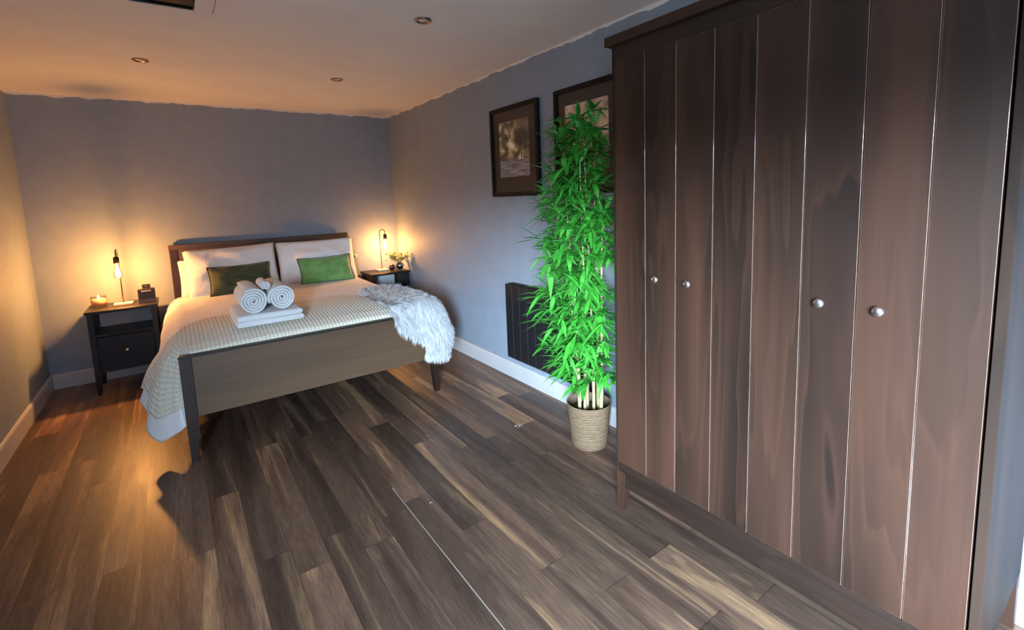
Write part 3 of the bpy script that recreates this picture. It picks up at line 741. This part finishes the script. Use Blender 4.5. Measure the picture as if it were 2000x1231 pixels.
def leaf(m, p, d, ln, w, up, mi=0, seg=4, droop=.3):
    d = d.normalized(); sd = d.cross(up)
    if sd.length < 1e-3: sd = d.orthogonal()
    sd.normalize(); nn = sd.cross(d); vs = []; fs = []
    for i in range(seg + 1):
        f = i / seg; c = p + d * ln * f - Vector((0, 0, 1)) * droop * ln * f * f
        ww = w * (sin(pi * min(1, f * 1.0) ** .75) if 0 < f < 1 else 0)
        vs += [c - sd * ww + nn * ww * .35, c, c + sd * ww + nn * ww * .35]
    for i in range(seg):
        a = i * 3; fs += [(a, a + 1, a + 4, a + 3), (a + 1, a + 2, a + 5, a + 4)]
    m.add(vs, fs, mi)
for k in range(26):
    a = rnd.uniform(0, 2 * pi); sp = rnd.uniform(.06, .165); hh = rnd.uniform(.03, .12)
    if k < 8: a = pi + rnd.uniform(-.5, .4); hh = rnd.uniform(.03, .10)
    elif k < 16: a = -pi / 2 + rnd.uniform(-.5, .7)
    e = Vector((vx + sp * cos(a), vy + sp * sin(a) * .8, TZ + .088 + hh))
    e.x = min(e.x, W - .03); e.y = min(e.y, -.03)
    s0 = Vector((vx + .012 * cos(a), vy + .012 * sin(a), TZ + .083)); md = s0.lerp(e, .5) + Vector((0, 0, .02))
    st.tube([s0, md, e], .0012, 5)
    for q in range(9):
        f = .25 + .75 * q / 8; p = s0.lerp(md, f * 2) if f < .5 else md.lerp(e, f * 2 - 1)
        d = (e - s0).normalized() + Vector((rnd.uniform(-1, 1), rnd.uniform(-1, 1), rnd.uniform(-.4, .9)))
        tip = p + d.normalized() * .026
        if tip.x > W - .006 or tip.y > -.006: continue
        leaf(lv, p, d, rnd.uniform(.024, .038), rnd.uniform(.008, .013), Vector((0, 0, 1)), 0 if rnd.random() < .62 else 1, 3)
st.build('stems', grn, bq); lv.build('leaves', [gold, grn], bq, smooth=True, fixn=False)

# switch on the back wall beside the bed
t = thing('wall_switch', 'small pale round switch on the back wall above the right bedside table', 'switch', (2.537, -.001, .805))
MB().lathe([(0, -.018), (.020, -.018), (.024, -.012), (.024, 0)], (2.537, 0, .846), 24, 'Y').build('plate', M['white'], t, smooth=True)
MB().lathe([(0, -.021), (.010, -.021), (.011, -.017)], (2.537, 0, .846), 16, 'Y').build('button', M['bronze'], t, smooth=True)

# ------------------------------------------------------------------ pictures on the right wall
def picture(ya, yb, z0, z1, label, kind):
    xw = W - .003; t = thing('framed_picture', label, 'picture', (xw, (ya + yb) / 2, z0), 'framed seascapes on the right wall')
    fw = .026; m = MB(); f0, f1 = xw - .030, xw
    m.box(f0, f1, ya, ya + fw, z0, z1); m.box(f0, f1, yb - fw, yb, z0, z1); m.box(f0, f1, ya + fw, yb - fw, z0, z0 + fw); m.box(f0, f1, ya + fw, yb - fw, z1 - fw, z1)
    m.build('frame', M['frame'], t, bevel=.003)
    bx('mount', M['mat'], t, xw - .016, xw - .002, ya + fw, yb - fw, z0 + fw, z1 - fw, bevel=0)
    yc = (ya + yb) / 2; a0, a1, b0, b1 = yc - .182, yc + .182, z0 + .139, z1 - .105; xa = xw - .0168
    mm = MB()
    # seen from inside the room (+x looking) left is +y
    mm.add([(xa, a1, b0), (xa, a0, b0), (xa, a0, b1), (xa, a1, b1), (xa + .0006, a1, b0), (xa + .0006, a0, b0), (xa + .0006, a0, b1), (xa + .0006, a1, b1)],
           [(0, 1, 2, 3), (4, 7, 6, 5)], 0, [(0, 0), (1, 0), (1, 1), (0, 1)] * 2)
    if kind == 0:
        hz = b0 + .305 * (b1 - b0); sc = .05
        for (oy, s) in ((-.01, .8), (-.045, .5)):
            cy = yc - .05 + oy; k = xa - .0005
            mm.add([(k, cy, hz - .006), (k, cy - .030 * s, hz - .004), (k, cy - .026 * s, hz + .075 * s)], [(0, 1, 2)], 1)
            mm.add([(k, cy + .004, hz - .006), (k, cy + .014 * s, hz - .004), (k, cy - .018 * s, hz + .055 * s)], [(0, 1, 2)], 1)
            mm.add([(k, cy + .016 * s, hz - .005), (k, cy - .036 * s, hz - .005), (k, cy - .028 * s, hz - .012), (k, cy + .008 * s, hz - .012)], [(0, 1, 2, 3)], 2)
    mm.build('print', [art_mat('stormy_seascape_print' if kind == 0 else 'dusk_sky_print', kind), M['cream'], M['black']], t, fixn=False)
picture(-2.700, -2.117, 1.434, 2.080, 'framed stormy seascape with a small sailboat, on the right wall nearer the bed', 0)
picture(-3.432, -2.871, 1.434, 2.080, 'framed dusky sky picture half hidden by the bamboo, next to the wardrobe', 1)

# ------------------------------------------------------------------ black panel heater
t = thing('panel_heater', 'black ribbed panel heater on the right wall behind the bamboo', 'heater', (W - .04, -2.75, .2))
xf = W - .075
bx('back_plate', M['black'], t, W - .035, W - .002, -3.20, -2.300, .205, .765, bevel=.003)
m = MB(); n = 10
for k in range(n):
    a = -3.20 + .9 * k / n; m.box(xf, W - .036, a + .003, a + .9 / n - .003, .20, .770)
m.box(xf + .006, W - .036, -3.20, -2.30, .21, .76)
m.build('front_panel', M['black'], t, bevel=.004)
m = MB()
for k in range(40): y = -3.19 + .88 * k / 39; m.box(xf + .006, xf + .030, y - .004, y + .004, .192, .202)
m.build('lower_grille', M['black'], t)
bx('top_grille', M['frame'], t, xf + .012, W - .012, -3.18, -2.33, .770, .776, bevel=.002)

# ------------------------------------------------------------------ bamboo in basket
PX, PY = 2.765, -3.385
plant = thing('bamboo_plant', 'tall artificial bamboo with bright green leaves in a woven basket by the wardrobe', 'potted plant', (PX, PY, 0))
prof = [(0, .002), (.094, .002), (.100, .012), (.103, .03)]
for k in range(25): z = .03 + .21 * k / 24; prof.append((.103 + .020 * (k / 24) + .0012 * (k % 2), z))
prof += [(.126, .250), (.125, .256), (.120, .256), (.118, .245), (.115, .20), (0, .195)]
MB().lathe(prof, (PX, PY, 0), 48).build('basket', M['basket'], plant, smooth=True)
MB().lathe([(0, .205), (.08, .210), (.114, .203), (.114, .196)], (PX, PY, 0), 32).build('moss_fill', M['soil'], plant, smooth=True)
rnd = random.Random(21)
canes = [(-.052, -.030, 1.55, -.035, -.03), (-.018, -.055, 1.72, -.02, .01), (.022, -.050, 1.78, .01, 0), (.050, -.015, 1.62, .03, -.02), (-.040, .030, 1.68, -.045, .05), (.008, .010, 1.75, .0, .04), (.040, .040, 1.5, .03, .06), (-.070, .0, 1.35, -.06, .0), (.0, -.085, 1.25, .02, -.03)]
for ci, (ox, oy, hh, lx, ly) in enumerate(canes):
    m = MB(); pts = []; rs = []; nn = 26; r0 = rnd.uniform(.0085, .012)
    def cp(f): return Vector((PX + ox + lx * f + .008 * sin(f * 5 + ci), PY + oy + ly * f + .008 * cos(f * 4 + ci), .20 + hh * f * .905))
    nodes = sorted([rnd.uniform(0, 1) for _ in range(2)] + [k / 9 for k in range(1, 9)])
    for k in range(61):
        f = k / 60; nd = min(abs(f - q) for q in nodes); pts.append(cp(f)); rs.append(r0 * (1 - .65 * f) * (1.18 if nd < .006 else 1))
    m.tube(pts, rs, 8); cane = m.build('cane', M['cane'], plant, smooth=True)
    lf = MB(); tw = MB()
    ncl = 34
    for k in range(ncl):
        f = .10 + .90 * ((k + rnd.random()) / ncl) ** .82
        p = cp(f)
        # twigs lean outward from the middle of the bunch, mostly towards the open room
        a = rnd.uniform(0, 2 * pi)
        if rnd.random() < .62: a = rnd.uniform(2.1, 4.6)
        reach = rnd.uniform(.05, .23) * (.55 + .6 * sin(pi * min(1, f + .05)))
        if f > .93: reach *= .5
        if f < .5 and rnd.random() < .45 and not (2.3 < a < 4.4): continue
        q = p + Vector((cos(a) * reach, sin(a) * reach, rnd.uniform(.0, .10)))
        if q.x > W - .05: continue
        md = p.lerp(q, .5) + Vector((0, 0, .02)); tw.tube([p, md, q], [.0022, .0018, .0012], 5)
        nl = rnd.randint(6, 9)
        for i in range(nl):
            g = .35 + .65 * i / (nl - 1); b0 = p.lerp(md, g * 2) if g < .5 else md.lerp(q, g * 2 - 1)
            aa = a + rnd.uniform(-1.3, 1.3); d = Vector((cos(aa), sin(aa), rnd.uniform(-.55, .75)))
            ln = rnd.uniform(.090, .165); tip = b0 + d.normalized() * ln
            if tip.x > W - .085 or b0.x > W - .085 or (tip.y < -3.80 and tip.x > 2.38) or b0.y < -3.82: continue
            leaf(lf, b0, d, ln, rnd.uniform(.009, .0145), Vector((0, 0, 1)), 0, 5, rnd.uniform(0, .35))
    # crown leaves pointing up
    for i in range(6):
        a = rnd.uniform(0, 2 * pi); d = Vector((cos(a) * .5, sin(a) * .5, 1)); leaf(lf, cp(1) - Vector((0, 0, .03 * rnd.random())), d, rnd.uniform(.09, .14), .010, Vector((cos(a + 1.5), sin(a + 1.5), 0)), 0, 5, .1)
    lf.add(tw.v, tw.f); lf.build('foliage', M['leaf'], cane, smooth=True, fixn=False)

# ------------------------------------------------------------------ wardrobe
XW, WY0, WY1 = 2.462, -5.055, -3.868     # front plane, near end, far end
wd = thing('wardrobe', 'tall dark brown wooden wardrobe with four panelled doors against the right wall', 'wardrobe', ((XW + W) / 2, (WY0 + WY1) / 2, 0))
XB = W - .018
bx('cornice', M['woody'], wd, XW - .022, XB, WY0 - .022, WY1 + .022, 2.014, 2.052, bevel=.004)
bx('frieze', M['woody'], wd, XW, XW + .022, WY0 + .024, WY1 - .013, 1.958, 2.013, bevel=.001)
for y, w_ in ((WY1 - .012, .012), (WY0, .022)):
    bx('side_panel', M['woodside'], wd, XW, XB, y, y + w_, .185, 2.013, bevel=.0015)
bx('back_panel', M['woodz'], wd, XB - .012, XB, WY0 + .022, WY1 - .012, .20, 2.013, bevel=0)
bx('bottom_panel', M['woody'], wd, XW + .004, XB - .012, WY0 + .022, WY1 - .012, .2, .226, bevel=.001)
bx('bottom_rail', M['woody'], wd, XW + .002, XW + .022, WY0 + .022, WY1 - .012, .12, .199, bevel=.0015)
bx('lower_edge', M['woody'], wd, XW - .001, XW + .020, WY0 + .022, WY1 - .012, .200, .227, bevel=.002)
for yy, s in ((WY1 - .048, 1), (WY0, -1)):
    for xx in (XW, XB - .045):
        m = MB(); ys0, ys1 = yy, yy + .048
        t0, t1 = (ys0 + .014, ys1) if s > 0 else (ys0, ys1 - .014)
        m.taper(xx, xx + .045, ys0, ys1, 0, .184, xx + (.012 if xx > XW else 0), xx + (.045 if xx > XW else .033), t0, t1)
        m.build('leg', M['woodz'], wd, bevel=.002)
edges = [WY1 - .014, -4.1745, -4.4665, -4.757, WY0 + .026]
gl = [-4.034, -4.324, -4.614, -4.902]
kn = [-4.094, -4.236, -4.672, -4.815]
for k in range(4):
    yb, ya = edges[k] - .0012, edges[k + 1] + .0012
    g = gl[k]; m = MB()
    m.box(XW - .0005, XW + .020, g + .0012, yb, .229, 1.956); m.box(XW - .0005, XW + .020, ya, g - .0012, .229, 1.956)
    m.box(XW + .003, XW + .019, g - .0012, g + .0012, .232, 1.953)
    d = m.build('door', [M['woodz'], M['edge']], wd, bevel=.003, seg=3, smooth=True)
    d.modifiers['bevel'].material = 1; d.modifiers['bevel'].harden_normals = True
    MB().lathe([(.0045, 0), (.0045, -.010), (.007, -.013), (.0135, -.017), (.015, -.021), (.0135, -.026), (.008, -.029), (0, -.0295)], (XW - .0005, kn[k], 1.086), 24, 'X').build('knob', M['nickel'], d, smooth=True)

# bits of pale fluff on the floor
rnd = random.Random(9)
for x, y, lab in ((2.565, -2.95, 'scrap of clear wrapping lying on the floor before the basket'), (1.80, -3.30, 'tiny white speck on the floor between bed and wardrobe')):
    m = MB(); s = .022 if x > 2 else .006
    for k in range(7 if x > 2 else 3):
        p = Vector((x + rnd.uniform(-s, s), y + rnd.uniform(-s, s) * .6, .001)); q = p + Vector((rnd.uniform(-s, s) * .8, rnd.uniform(-s, s) * .8, rnd.uniform(.002, .008))); r_ = p + Vector((rnd.uniform(-s, s) * .8, rnd.uniform(-s, s) * .8, .001))
        m.add([p, q, r_], [(0, 1, 2)])
    tag(m.build('floor_scrap', M['white'], None, fixn=False, solid=.0005), lab, 'litter')
